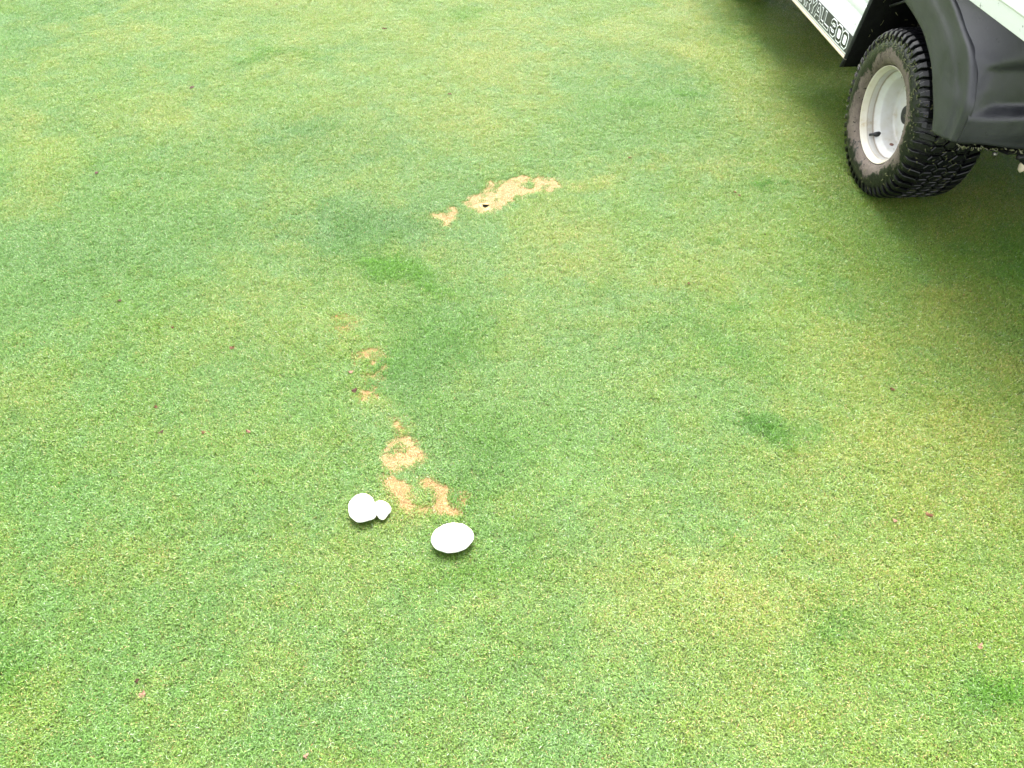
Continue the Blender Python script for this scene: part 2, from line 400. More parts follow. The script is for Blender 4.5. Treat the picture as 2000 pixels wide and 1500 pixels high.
STEP = 0.0120
gx = np.arange(-4.2, 4.2, STEP); gy = np.arange(0.05, 6.0, STEP)
X, Y = np.meshgrid(gx, gy); X = X.ravel(); Y = Y.ravel()
X = X + rng.uniform(-.5, .5, X.size) * STEP; Y = Y + rng.uniform(-.5, .5, Y.size) * STEP
hw = 0.62 + 0.62 * Y + 0.35
core = (np.abs(X) < hw) & (Y > 0.25) & (Y < 4.75)
thin = (~core) & (rng.random(X.size) < 0.18)
keep = core | thin
cored = core[keep]; X, Y = X[keep], Y[keep]
U, V = to_map(X, Y)
keep = (np.hypot(X - HX, Y - HY) > .023)
X, Y, U, V, cored = X[keep], Y[keep], U[keep], V[keep], cored[keep]
n1 = fbm(X, Y, .55, 4) - .5; n2 = fbm(X + 11, Y + 4, .28, 4) - .5; n3 = fbm(X - 5, Y + 17, .75, 4) - .5; n4 = fbm(X + 31, Y - 8, .06, 2) - .5
FU = U + (fbm(X, Y, .14, 4) - .5) * 190 + rng.normal(0, 9, X.size); FV = V + (fbm(X + 7, Y - 9, .14, 4) - .5) * 85 + rng.normal(0, 5, X.size)
jt = rng.normal(0, .07, X.size)
rightness = np.clip((U - 700) / 1100, -1, 1)
ye = .20 + .22 * rightness + .10 * np.clip((300 - V) / 300, 0, 1) + jt + 1.1 * n1 + .8 * n4 + field(FU, FV, YEL) * .66
bl = .22 - .25 * rightness + 1.1 * n3 + field(FU, FV, BLUE) * .62
lu = .06 + jt + .8 * n2 + .5 * n4 + field(FU, FV, LUSH) * .8
ye = ye - .7 * field(FU, FV, LUSH) - .2 * field(FU, FV, BLUE)
tint = np.clip(np.stack([ye, lu, bl], 1), 0, 1)
dead = dead_index(X + rng.normal(0, .0038, X.size), Y + rng.normal(0, .0045, X.size))
# ragged edges: a few living tufts survive inside, a few die outside
flip = rng.random(X.size)
surv = flip < np.where(dead == 4, .68, np.where(dead == 3, .42, .07))
live = (dead == 0) | surv
lens = 1.0 + .75 * np.clip(field(FU, FV, LUSH), 0, 1) + .5 * n4
sz = rng.uniform(.9, 1.15, X.size)
wide = np.where(cored, 1.0, 2.0)
sc = np.stack([sz * wide, sz * wide, sz * lens], 1)
# thin turf round the dead ground
u2, v2 = U, V
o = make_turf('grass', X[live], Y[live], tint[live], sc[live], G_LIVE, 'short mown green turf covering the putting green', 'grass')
DL = {1: 'crescent of dead straw-coloured grass with the small dark hole in it', 2: 'small V-shaped patch of straw-coloured grass just left of the crescent',
      3: 'thin broken straw patches on the lawn beside the two purplish leaves', 4: 'faint tan thinning in the grass at both ends of the broken straw patches',
      5: 'round patch of bare straw-coloured grass above the mushrooms', 6: 'branching straw-coloured patch between the two groups of white mushrooms'}
for k in range(1, 7):
    s = (dead == k)
    q = np.where(s)[0]; q = np.concatenate([q, q])
    jx = rng.uniform(-.006, .006, q.size); jy = rng.uniform(-.006, .006, q.size)
    far_ = np.hypot(X[q] + jx - HX, Y[q] + jy - HY) > .0225; q, jx, jy = q[far_], jx[far_], jy[far_]
    sc2 = np.repeat(rng.uniform(.8, 1.2, (q.size, 1)), 3, 1)
    tq = tint[q].copy(); tq[:, 2] = {1: .25, 2: .35, 3: .75, 4: 1.0, 5: .45, 6: .65}[k]
    make_turf('dead_grass', X[q] + jx, Y[q] + jy, tq, sc2, G_DEAD, DL[k], 'dead grass')

# ------------------------------------------------------------------ mushrooms
def mush_mat():
    m, t, b = mat('mushroom_skin'); tc = N(t, 'ShaderNodeTexCoord')
    n = noise(t, 60, 5, .6, tc.outputs['Object']); r = ramp(t, n.outputs[0], [(0.25, (.80, .77, .70)), (.5, (.86, .84, .80)), (.8, (.90, .89, .86))])
    t.links.new(r.outputs[0], b.inputs['Base Color']); b.inputs['Roughness'].default_value = .55
    b.inputs['Subsurface Weight'].default_value = .15; b.inputs['Subsurface Radius'].default_value = (.01, .006, .004); b.inputs['Subsurface Scale'].default_value = .5
    n2 = noise(t, 160, 3, .6, tc.outputs['Object']); bump(t, b, n2.outputs[0], .12, .001); return m
M_MUSH = mush_mat(); M_STEM = simple('mushroom_stem', (.72, .64, .50), .6, nscale=120, var=.15); M_GILL = simple('mushroom_gill', (.50, .34, .26), .8, nscale=200, var=.3)
def mushroom(outline, rim_z, dome, label, stem_px, tilt=(0, 0), group=None, smooth=2):
    """outline: pixels of the cap rim, taken at height rim_z"""
    ox, oy = g_at([p[0] for p in outline], [p[1] for p in outline], rim_z)
    cx, cy = ox.mean(), oy.mean(); n = 56
    ang = np.arctan2(oy - cy, ox - cx); rad = np.hypot(ox - cx, oy - cy); od = np.argsort(ang); ang = ang[od]; rad = rad[od]
    A = np.linspace(-math.pi, math.pi, n, endpoint=False)
    rr = np.interp(A, np.concatenate([ang - 2 * math.pi, ang, ang + 2 * math.pi]), np.tile(rad, 3))
    for _ in range(smooth): rr = (rr + np.roll(rr, 1) + np.roll(rr, -1)) / 3
    wob = 1 + .010 * np.sin(A * 7 + 1) + .008 * np.sin(A * 11 + 3)
    root = bpy.data.objects.new('mushroom', None); COL.objects.link(root); root.empty_display_size = .03
    sx, sy = g_at(*stem_px, .0); root.location = (float(sx), float(sy), float(height(sx, sy)))
    tag(root, label, 'mushroom', group)
    L = root.location
    def P(s, z):
        row = []
        for a, r, w in zip(A, rr, wob):
            q = r * s * (1 + (w - 1) * s)
            dx, dy = q * math.cos(a), q * math.sin(a)
            row.append((cx + dx - L.x, cy + dy - L.y, rim_z + z + tilt[0] * dx + tilt[1] * dy - L.z))
        return row
    prof = [(.02, dome), (.2, dome * .99), (.4, dome * .95), (.6, dome * .85), (.76, dome * .70), (.88, dome * .50), (.95, dome * .30), (.99, dome * .10), (1.0, 0), (.985, -dome * .14), (.95, -dome * .18)]
    obj('cap', grid_mesh('cap', [P(s, z) for s, z in prof], True), M_MUSH, root, True)
    k = len(root.children) and root.children[0]
    gill = [(.955, -dome * .15), (.7, dome * .10), (.4, dome * .18), (.12, dome * .12)]
    g = grid_mesh('gills', [P(s, z) for s, z in gill], True); obj('gills', g, M_GILL, root, True)
    top = Vector((cx - L.x, cy - L.y, rim_z - L.z + dome * .25)); rs = float(rr.mean()) * .27
    tube('stem', [(0, 0, -.006), (0, 0, .004), tuple(top * .5), tuple(top)], [rs * 1.25, rs * 1.15, rs, rs * .95], M_STEM, root, 16)
    # close the crown of the cap
    c = root.children[0].data; bm = bmesh.new(); bm.from_mesh(c); bm.verts.ensure_lookup_table()
    bm.faces.new([bm.verts[i] for i in range(n)]); bmesh.ops.recalc_face_normals(bm, faces=bm.faces); bm.to_mesh(c); bm.free()
    for p in c.polygons: p.use_smooth = True
    return root
big = []
for k in range(40):
    a = 2 * math.pi * k / 40; p = 41.5 * math.cos(a) * (1 + .02 * math.cos(2 * a)); q = 28.0 * math.sin(a); t = R(-7)
    big.append((883.5 + p * math.cos(t) - q * math.sin(t), 1051 + p * math.sin(t) + q * math.cos(t)))
mushroom(big, .024, .017, 'large oval white mushroom cap standing alone, right of the joined pair', (886, 1066), (.02, .0), smooth=2)
mushroom([(681,994),(682,983),(688,974),(697,968),(707,965),(717,966),(726,972),(731,981),(733,992),(737,1002),(734,1010),(725,1015),(715,1017),(706,1020),(697,1019),(688,1013),(682,1004)],
         .022, .016, 'lumpy white mushroom, bigger left one of the joined pair', (708, 1006), (.02, 0), smooth=2)
mushroom([(729,992),(732,983),(741,980),(751,981),(759,986),(764,994),(762,1001),(757,1004),(754,1010),(748,1015),(741,1012),(735,1003)],
         .018, .012, 'small white mushroom pressed against the right side of the bigger lumpy one', (745, 1003), (0, .05), smooth=1)

# ------------------------------------------------------------------ fallen leaf scraps
M_LEAF = simple('leaf_brown', (.075, .038, .018), .6, nscale=150, var=.5, spec=.08); M_LEAFP = simple('leaf_pink', (.16, .095, .062), .6, nscale=150, var=.35, spec=.08); M_LEAFD = simple('leaf_dark', (.04, .019, .013), .6, nscale=150, var=.4, spec=.08)
LEAVES = [  # u, v, size mm, material, label
 (750, 55, 20, M_LEAF, 'dark reddish leaf scrap on the turf near the top edge, left of centre'),
 (540, 9, 13, M_LEAF, 'brown leaf speck at the very top edge of the turf'),
 (375, 173, 20, M_LEAFD, 'dark crumpled leaf scrap on the pale turf at upper left'),
 (877, 183, 18, M_LEAF, 'reddish leaf scrap on the turf above the crescent of dead grass'),
 (1230, 306, 14, M_LEAF, 'small brown leaf scrap between the crescent of dead grass and the cart'),
 (188, 337, 16, M_LEAFD, 'small dark leaf flake on the turf at far left'),
 (1436, 372, 15, M_LEAF, 'pinkish brown leaf scrap on the turf left of the cart tyre'),
 (1445, 379, 9, M_LEAF, 'tiny brown crumb touching the leaf scrap left of the tyre'),
 (233, 586, 14, M_LEAFD, 'thin dark leaf flake on the bluish turf at left'),
 (453, 679, 15, M_LEAF, 'brown curled leaf scrap left of the broken straw patches'),
 (337, 638, 9, M_LEAF, 'tiny reddish leaf crumb between two flakes at left'),
 (685, 725, 16, M_LEAFP, 'pale pink leaf lying left of the broken straw patches'),
 (692, 762, 16, M_LEAFD, 'dark purple pointed leaf just below the pale pink leaf'),
 (303, 793, 10, M_LEAF, 'small tan leaf scrap above the row of three reddish scraps'),
 (314, 843, 13, M_LEAFD, 'leftmost reddish scrap in the row of three on the left turf'),
 (397, 844, 15, M_LEAF, 'middle reddish scrap in the row of three on the left turf'),
 (485, 843, 12, M_LEAFP, 'rightmost pinkish scrap in the row of three on the left turf'),
 (1744, 757, 12, M_LEAF, 'brown seed-like scrap on the turf below the cart tyre'),
 (1495, 455, 9, M_LEAFD, 'tiny dark scrap on the turf below and left of the tyre'),
 (1345, 553, 9, M_LEAF, 'tiny brown scrap on the open turf in the right half'),
 (1816, 1005, 14, M_LEAF, 'reddish brown leaf scrap at the right side of the turf'),
 (1749, 1017, 11, M_LEAFP, 'small pink leaf scrap left of the reddish brown one at right'),
 (277, 1357, 15, M_LEAFP, 'pinkish brown leaf scrap on the turf at lower left'),
 (267, 1329, 10, M_LEAFD, 'small dark crumb just above the pinkish scrap at lower left'),
 (597, 1476, 10, M_LEAFP, 'small pink scrap at the bottom edge of the turf'),
 (1914, 1261, 12, M_LEAFP, 'pale reddish scrap near the right edge of the turf, low down'),
]
for (u, v, s, m, lab) in LEAVES:
    x, y = g_at(u, v, .008); x, y = float(x), float(y); s = s / 1000 * .66
    vs = [(0, 0, .0015)]; nn = 9; a0 = random.random() * 6; pk = random.randrange(nn)
    for k in range(nn):
        a = a0 + 2 * math.pi * k / nn; r = s * random.uniform(.45, 1.0) * (1.5 if k == pk else 1)
        vs.append((r * math.cos(a), r * .75 * math.sin(a), random.uniform(-.002, .003)))
    fs = [(0, k + 1, (k + 1) % nn + 1) for k in range(nn)]
    o = obj('leaf_scrap', mesh('leaf_scrap', vs, fs), m)
    md = o.modifiers.new('thickness', 'SOLIDIFY'); md.thickness = .0006
    o.location = (x, y, float(height(x, y)) + .0068); o.rotation_euler = (random.uniform(-.3, .3), random.uniform(-.3, .3), random.random() * 6)
    tag(o, lab, 'leaf')

# ------------------------------------------------------------------ utility cart
cart = bpy.data.objects.new('utility_cart', None); COL.objects.link(cart)
cart.location = (1.157, 2.370, 0); cart.rotation_euler = (0, 0, R(3.817))
tag(cart, 'white utility cart with dark plastic rear fender and knobbly tyre parked on the turf', 'utility cart')

def dusty(name, c, rough, dust, amt=.4):
    m, t, b = mat(name); tc = N(t, 'ShaderNodeTexCoord')
    a = noise(t, 7, 6, .6, tc.outputs['Object']); s = noise(t, 320, 3, .7, tc.outputs['Object']); d = noise(t, 38, 4, .75, tc.outputs['Object'])
    f = math_(t, 'MULTIPLY', ramp(t, a.outputs[0], [(.35, (0, 0, 0)), (.7, (1, 1, 1))]).outputs[0], amt)
    col = mixc(t, f, c, dust)
    spots = ramp(t, d.outputs[0], [(.30, (.22, .22, .22)), (.355, (1, 1, 1))]).outputs[0]
    col = mixc(t, 1.0, col, spots, 'MULTIPLY')
    mp = N(t, 'ShaderNodeMapping'); mp.inputs['Scale'].default_value = (60, 3, 18); mp.inputs['Rotation'].default_value = (.3, .2, .5)
    t.links.new(tc.outputs['Object'], mp.inputs[0]); sc_ = noise(t, 6, 2, .5, mp.outputs[0])
    col = mixc(t, math_(t, 'MULTIPLY', ramp(t, sc_.outputs[0], [(.66, (0, 0, 0)), (.72, (1, 1, 1))]).outputs[0], .35), col, dust)
    t.links.new(col, b.inputs['Base Color'])
    rr = ramp(t, a.outputs[0], [(.3, (rough - .12,) * 3), (.7, (rough + .12,) * 3)]); t.links.new(rr.outputs[0], b.inputs['Roughness'])
    bump(t, b, s.outputs[0], .45, .0015); return m
M_PLAST = dusty('dark_plastic', (.017, .017, .022), .38, (.050, .050, .060), .6)
M_WHITE = dusty('white_panel', (.62, .64, .645), .35, (.54, .55, .55), .35)
M_BLACK = simple('black_steel', (.008, .008, .009), .55, nscale=60, var=.4)
M_LINER = simple('wheel_well_plastic', (.004, .004, .004), .8, nscale=40, var=.4, spec=.08)
M_RUB = simple('wet_rubber', (.003, .003, .004), .30, nscale=90, var=.4, bmp=.25, spec=.32)
M_SEAT = simple('seat_vinyl', (.03, .03, .03), .5)
M_STEEL = simple('dull_steel', (.35, .33, .30), .45, .8, nscale=60)
M_STRIP = simple('cream_edge', (.62, .52, .40), .5, nscale=50, var=.1)
M_DECAL = simple('decal_grey', (.034, .034, .040), .4, nscale=80, var=.15, bmp=0)
M_LTW = simple('letter_white', (.80, .82, .84), .45, nscale=80, var=.05, bmp=0)
M_LTB = simple('letter_black', (.007, .0075, .009), .4, nscale=80, var=.1, bmp=0)
def rim_mat():
    m, t, b = mat('rim_white_paint'); tc = N(t, 'ShaderNodeTexCoord')
    n = noise(t, 18, 5, .65, tc.outputs['Object']); n2 = noise(t, 140, 3, .6, tc.outputs['Object'])
    r = ramp(t, n.outputs[0], [(.28, (.34, .29, .21)), (.40, (.43, .415, .385)), (.6, (.47, .47, .47))])
    sp = N(t, 'ShaderNodeSeparateXYZ'); t.links.new(tc.outputs['Object'], sp.inputs[0])
    xx = math_(t, 'MULTIPLY_ADD', math_(t, 'SUBTRACT', n.outputs[0], .5), .006, sp.outputs[0])
    band = ramp(t, math_(t, 'MULTIPLY', xx, 10.0), [(.08, (1.0, .94, .80)), (.24, (1.0, .95, .84)), (.27, (.62, .57, .50)), (.30, (.80, .79, .77)), (.42, (.80, .78, .74)), (.455, (.42, .34, .26)), (.49, (1, 1, 1))])
    r_ = mixc(t, 1.0, r.outputs[0], band.outputs[0], 'MULTIPLY')
    t.links.new(r_, b.inputs['Base Color']); b.inputs['Roughness'].default_value = .38; bump(t, b, n2.outputs[0], .08, .001); return m
M_RIM = rim_mat()
WR = .2545
def tyre_mat(cy, cz):
    m, t, b = mat('tyre_sidewall'); tc = N(t, 'ShaderNodeTexCoord')
    sp = N(t, 'ShaderNodeSeparateXYZ'); t.links.new(tc.outputs['Object'], sp.inputs[0])
    dy = math_(t, 'SUBTRACT', sp.outputs[1], cy); dz = math_(t, 'SUBTRACT', sp.outputs[2], cz)
    rad = math_(t, 'SQRT', math_(t, 'ADD', math_(t, 'MULTIPLY', dy, dy), math_(t, 'MULTIPLY', dz, dz)))
    n = noise(t, 34, 6, .75, tc.outputs['Object']); n2 = noise(t, 9, 3, .5, tc.outputs['Object'])
    e = math_(t, 'MULTIPLY_ADD', math_(t, 'SUBTRACT', n.outputs[0], .5), .13, rad)
    e = math_(t, 'MULTIPLY_ADD', math_(t, 'SUBTRACT', n2.outputs[0], .5), .10, e)
    k = ramp(t, math_(t, 'MULTIPLY', e, 4.0), [(.715, (1, 1, 1)), (.75, (0, 0, 0))]).outputs[0]     # dried mud inside ~0.195 m
    mud = ramp(t, n.outputs[0], [(.3, (.055, .044, .036)), (.5, (.11, .088, .072)), (.7, (.14, .115, .094))]).outputs[0]
    sp2 = noise(t, 110, 2, .5, tc.outputs['Object']); spots = ramp(t, sp2.outputs[0], [(.30, (.12, .12, .12)), (.36, (1, 1, 1))]).outputs[0]
    mud = mixc(t, 1.0, mud, spots, 'MULTIPLY')
    t.links.new(mixc(t, k, (.007, .0078, .007), mud), b.inputs['Base Color'])
    t.links.new(ramp(t, k, [(0, (.28,) * 3), (1, (.8,) * 3)]).outputs[0], b.inputs['Roughness'])
    b.inputs['Specular IOR Level'].default_value = .3; bump(t, b, n.outputs[0], .6, .004); return m

def crown(x, w=.212):
    q = abs(x - w / 2) / (w / 2); return WR - .003 * q ** 2 - .016 * q ** 6
def tread_mesh(name, poly, th0=0.0, cy=0.0, cz=WR, depth=.013, wrap=False, merge=None):
    """poly: (x, arc length) outline of one block; prism with a slightly smaller top"""
    cx_ = sum(p[0] for p in poly) / len(poly); cs = sum(p[1] for p in poly) / len(poly)
    vs = []
    for (sh, dr) in ((1.0, -depth), (1.0, -.002), (.88, 0.0)):
        for (x, s) in poly:
            xx = cx_ + (x - cx_) * sh; ss = cs + (s - cs) * sh
            if wrap and x < .02 and sh != .88: xx = x
            r = crown(min(max(xx, 0), .212)) + dr
            if xx < .006 or xx > .206: r = (WR - .030 + (0 if dr < -.003 else .0)) ; 
            a = th0 + ss / WR
            vs.append((xx, cy + r * math.cos(a), cz + r * math.sin(a)))
    n = len(poly); fs = [tuple(range(2 * n, 3 * n))]
    for l in (0, 1):
        for i in range(n): fs.append((l * n + i, l * n + (i + 1) % n, (l + 1) * n + (i + 1) % n, (l + 1) * n + i))
    return vs, fs
PITCHN = 54; DA = 2 * math.pi / PITCHN; ARC = DA * WR
def lug_vf():
    """outer shoulder lug: stepped top, running down the sidewall"""
    w = ARC * .66; vs, fs = [], []
    secs = [(-.0035, .222, .50), (-.003, .232, .62), (.003, .2445, .80), (.014, .2510, 1.0), (.030, .2535, .95), (.046, .2540, .80)]
    off = [.0, .0, .0, .002, .006, .012]
    for (x, r, k), o in zip(secs, off):
        for (s, rr) in ((-w / 2 * k, r - .013), (-w / 2 * k, r - .0015), (-w / 2 * k * .78, r), (w / 2 * k * .78, r), (w / 2 * k, r - .0015), (w / 2 * k, r - .013)):
            a = (s + o) / WR; vs.append((x, rr * math.cos(a), rr * math.sin(a)))
    for i in range(5):
        for j in range(5):
            p = i * 6 + j; fs.append((p, p + 6, p + 7, p + 1))
    fs.append(tuple(range(6))); fs.append(tuple(30 + j for j in range(5, -1, -1)))
    return vs, fs
def hex_vf(xc, hw_, hl):
    pl = [(xc - hw_, 0), (xc - hw_ * .5, -hl), (xc + hw_ * .5, -hl), (xc + hw_, 0), (xc + hw_ * .5, hl), (xc - hw_ * .5, hl)]
    vs = []
    for sh, dr in ((1.0, -.012), (1.0, -.0018), (.86, 0.0), (.62, 0.0), (.56, -.003)):
        for (x, s) in pl:
            xx = xc + (x - xc) * sh; a = s * sh / WR; r = crown(xx) + dr
            vs.append((xx, r * math.cos(a), r * math.sin(a)))
    fs = [tuple(range(24, 30))]
    for l in range(4):
        for i in range(6): fs.append((l * 6 + i, l * 6 + (i + 1) % 6, (l + 1) * 6 + (i + 1) % 6, (l + 1) * 6 + i))
    return vs, fs

def wheel(name, x0, y0, flip, detailed, label=None):
    """wheel part; sub-parts tyre, hub_cap, valve_stem, tread blocks"""
    s = -1 if flip else 1
    rimp = [(.016, .1440), (.0115, .1475), (.0085, .1468), (.0085, .1455), (.0125, .1430), (.0200, .1385), (.0240, .1365), (.0255, .1350), (.0265, .1342), (.0430, .1325), (.0455, .1318), (.0470, .1308), (.0485, .1290), (.0585, .1185), (.0600, .1165), (.0615, .1150),
            (.0640, .1140), (.0970, .1080), (.1010, .1068), (.1035, .1045), (.1045, .1020), (.1045, .098), (.102, .080), (.097, .055), (.0945, .040), (.0945, .0385)]
    root_me = lathe(name, rimp + [(.0945, .001)], (0, 0, 0), 96)
    w = obj(name, root_me, M_RIM, cart, True, label); w.location = (x0, y0, WR); w.scale = (s, 1, 1)
    tp = [(.030, .1450), (.014, .1478), (.004, .1515), (-.004, .162), (-.0075, .178), (-.0085, .192), (-.006, .206), (-.001, .220), (.006, .231), (.020, .2385), (.05, .2415), (.106, .2425),
          (.162, .2415), (.192, .2385), (.206, .231), (.213, .220), (.218, .206), (.220, .192), (.219, .178), (.215, .162), (.208, .150), (.2, .1445), (.19, .136)]
    tm = tyre_mat(0, 0)
    ty = obj('tyre', lathe('tyre', tp, (0, 0, 0), 128), tm, w, True)
    md = None
    cap = obj('hub_cap', lathe('hub_cap', [(.0945, .029), (.086, .0285), (.0830, .0275), (.0815, .024), (.081, .015), (.0808, .001)], (0, 0, 0), 32), M_BLACK, w, True)
    # valve stem with its rubber foot
    a = R(-55); c = (math.cos(a), math.sin(a))
    tube('valve_stem', [(.060, .124 * c[0], .124 * c[1]), (.053, .1225 * c[0], .1225 * c[1]), (.044, .122 * c[0], .122 * c[1]), (.0435, .122 * c[0], .122 * c[1]), (.028, .124 * c[0], .124 * c[1])], [.010, .0085, .0065, .0045, .0042], M_BLACK, w, 12)
    hm = obj('drain_hole', lathe('drain_hole', [(0, .0075), (.001, .006), (.001, .0005)], (0, 0, 0), 14), simple('rust', (.16, .08, .06), .8, nscale=80), w)
    a2 = R(-82); hm.location = (.083, .1102 * math.cos(a2), .1102 * math.sin(a2)); hm.rotation_euler = Vector((0, -math.cos(a2), -math.sin(a2))).to_track_quat('X', 'Z').to_euler()
    lv, lf = lug_vf(); rows = [(.068, .0185), (.106, .0185), (.144, .0185)]
    if detailed:
        lm = mesh('tread_block', lv, lf); lm.materials.append(M_RUB)
        rv = [(.212 - x, y, z) for x, y, z in lv]; rm_ = mesh('tread_block', rv, [f[::-1] for f in lf]); rm_.materials.append(M_RUB)
        for me_, oo in ((lm, 0), (rm_, .5)):
            for k in range(PITCHN):
                o = bpy.data.objects.new('tread_block', me_); COL.objects.link(o); o.parent = w; o.rotation_euler = ((k + oo) * DA, 0, 0)
        for q, (xc, hw_) in enumerate(rows):
            hv, hf = hex_vf(xc, hw_ + .0045, ARC * .44); hm_ = mesh('tread_block', hv, hf); hm_.materials.append(M_RUB)
            for k in range(PITCHN):
                o = bpy.data.objects.new('tread_block', hm_); COL.objects.link(o); o.parent = w; o.rotation_euler = ((k + .5 * (q % 2 == 0)) * DA + .01, 0, 0)
    else:
        vs, fs = [], []
        def add(v0, f0, a):
            ca, sa = math.cos(a), math.sin(a); k = len(vs)
            vs.extend([(x, y * ca - z * sa, y * sa + z * ca) for x, y, z in v0]); fs.extend([tuple(i + k for i in f) for f in f0])
        for k in range(PITCHN):
            add(lv, lf, k * DA); add([(.212 - x, y, z) for x, y, z in lv], [f[::-1] for f in lf], (k + .5) * DA)
        for q, (xc, hw_) in enumerate(rows):
            hv, hf = hex_vf(xc, hw_ + .0045, ARC * .44)
            for k in range(PITCHN): add(hv, hf, (k + .5 * (q % 2 == 0)) * DA)
        o = obj('tread', mesh('tread', vs, fs), M_RUB, w); o['kind'] = 'stuff'
    return w
w_rl = wheel('rear_wheel', 0.0, 0.0, False, True)
w_rr = wheel('rear_wheel', 1.20, 0.0, True, False)
w_fl = wheel('front_wheel', 0.045, 1.93, False, False)
w_fr = wheel('front_wheel', 1.155, 1.93, True, False)

# side panel (white, ribbed), its decal and lettering
prof = [(.3055, .030), (.3055, .004), (.309, 0), (.436, 0), (.440, .007), (.452, .007), (.456, 0), (.478, 0), (.483, .007), (.494, .007), (.498, 0), (.520, 0), (.525, .007), (.536, .007), (.540, 0), (.60, .0), (.606, .004), (.606, .030)]
def edge_y(z):      # rear edge of the panel, leaning forward round the wheel
    return float(np.interp(z, [.28, .309, .375, .44, .505, .56, .61], [.345, .336, .318, .299, .281, .30, .33]))
P = []
for (z, dx) in prof:
    ye_ = edge_y(z); P.append([(dx, ye_ + (1.05 - ye_) * k / 6, z) for k in range(7)])
o = obj('side_panel', grid_mesh('side_panel', P), M_WHITE, cart); md = o.modifiers.new('t', 'SOLIDIFY'); md.thickness = .003; md.offset = 0
bevel(o, .0015, 2)
# thin cream rub strip under the panel
P = [[(x, y, z) for y in (.337, .6, .9, 1.05)] for x, z in ((.002, .3045), (-.0035, .3035), (-.0035, .2965), (.004, .292), (.03, .292))]
o = obj('edge_strip', grid_mesh('edge_strip', P), M_STRIP, cart); md = o.modifiers.new('t', 'SOLIDIFY'); md.thickness = .002
# decal
dz0, dz1 = .3145, .3765
o = obj('decal', mesh('decal', [(-.0024, edge_y(dz0) + .001, dz0), (-.0024, .96, dz0), (-.0024, .96, dz1), (-.0024, edge_y(dz1) + .001, dz1), (-.0010, edge_y(dz0) + .001, dz0), (-.0010, .96, dz0), (-.0010, .96, dz1), (-.0010, edge_y(dz1) + .001, dz1)],
        [(3, 2, 1, 0), (4, 5, 6, 7), (0, 1, 5, 4), (1, 2, 6, 5), (2, 3, 7, 6), (3, 0, 4, 7)]), M_DECAL, cart)
decal = o
GL = {  # strokes in a unit box, x to the right, y up
 '0': [([(.5, 1), (.2, 1), (.0, .82), (.0, .18), (.2, 0), (.8, 0), (1, .18), (1, .82), (.8, 1)], True)],
 '3': [([(.0, .80), (.0, .84), (.2, 1), (.8, 1), (1, .84), (1, .64), (.84, .5), (.45, .5)], False), ([(.84, .5), (1, .36), (1, .16), (.8, 0), (.2, 0), (.0, .16), (.0, .2)], False)],
 'L': [([(.0, 1), (.0, .12), (.12, 0), (1.0, 0)], False)],
 'A': [([(.0, .0), (.38, 1), (.62, 1), (1, 0)], False), ([(.2, .32), (.8, .32)], False)],
 'Y': [([(.0, 1), (.5, .48), (.5, 0)], False), ([(1, 1), (.5, .48)], False)],
 'R': [([(.0, 0), (.0, 1), (.8, 1), (1, .85), (1, .62), (.8, .47), (.0, .47)], False), ([(.5, .47), (1, 0)], False)],
 'C': [([(1, .84), (.8, 1), (.2, 1), (0, .82), (0, .18), (.2, 0), (.8, 0), (1, .16)], False)],
}
def ribbon(pts, closed, w, cap):
    """mitred ribbon outline, returns (left, right) lists"""
    n = len(pts); pts = [Vector(p) for p in pts]
    if not closed:
        d0 = (pts[0] - pts[1]).normalized(); d1 = (pts[-1] - pts[-2]).normalized(); pts[0] = pts[0] + d0 * cap; pts[-1] = pts[-1] + d1 * cap
    Lf, Rt = [], []
    for i in range(n):
        a = pts[i] - pts[i - 1] if (closed or i > 0) else pts[1] - pts[0]
        b = pts[(i + 1) % n] - pts[i] if (closed or i < n - 1) else a
        a = a.normalized(); b = b.normalized(); nn = (Vector((-a.y, a.x)) + Vector((-b.y, b.x)))
        nn = nn.normalized(); k = 1 / max(.45, nn.dot(Vector((-a.y, a.x))))
        Lf.append(pts[i] + nn * w * k); Rt.append(pts[i] - nn * w * k)
    return Lf, Rt
TEXT = [('C', .905, .042), ('A', .852, .044), ('R', .798, .034), ('R', .748, .036), ('Y', .700, .040), ('A', .650, .044), ('L', .596, .030), ('L', .560, .038), ('3', .496, .044), ('0', .430, .046), ('0', .4085 - .040, .0)]
TEXT = [('C', .912, .040), ('A', .864, .044), ('R', .807, .036), ('R', .754, .038), ('Y', .706, .040), ('A', .655, .046), ('L', .598, .026), ('L', .562, .040), ('3', .495, .038), ('0', .441, .038), ('0', .387, .036)]
zb, zt = .3275, .3665
def glyph(ch, y0, w):
    h = zt - zb
    for (mm, hw2, xx, nm) in ((M_LTW, .0086, -.0030, 'letter_outline'), (M_LTB, .0046, -.0040, 'letter')):
        vs, fs = [], []
        for si, (st, closed) in enumerate(GL[ch]):
            Lf, Rt = ribbon([(p[0] * w, p[1] * h) for p in st], closed, hw2 if ch in '03' else hw2 * .88, hw2 * .75)
            k = len(vs); n = len(Lf); x_ = xx - .00025 * si
            for a, b in zip(Lf, Rt): vs += [(x_, y0 - a.x, zb + a.y), (x_, y0 - b.x, zb + b.y)]
            for i in range(n - (0 if closed else 1)):
                j = (i + 1) % n; fs.append((k + 2 * i, k + 2 * i + 1, k + 2 * j + 1, k + 2 * j))
            if nm == 'letter_outline' and ch == '0':        # white counter
                c = len(vs); vs += [(x_ + .0002, y0 - q[0] * w, zb + q[1] * h) for q in st]; fs.append(tuple(range(c, c + len(st))))
        obj(nm, mesh(nm, vs, fs), mm, decal)
for q in TEXT: glyph(*q)

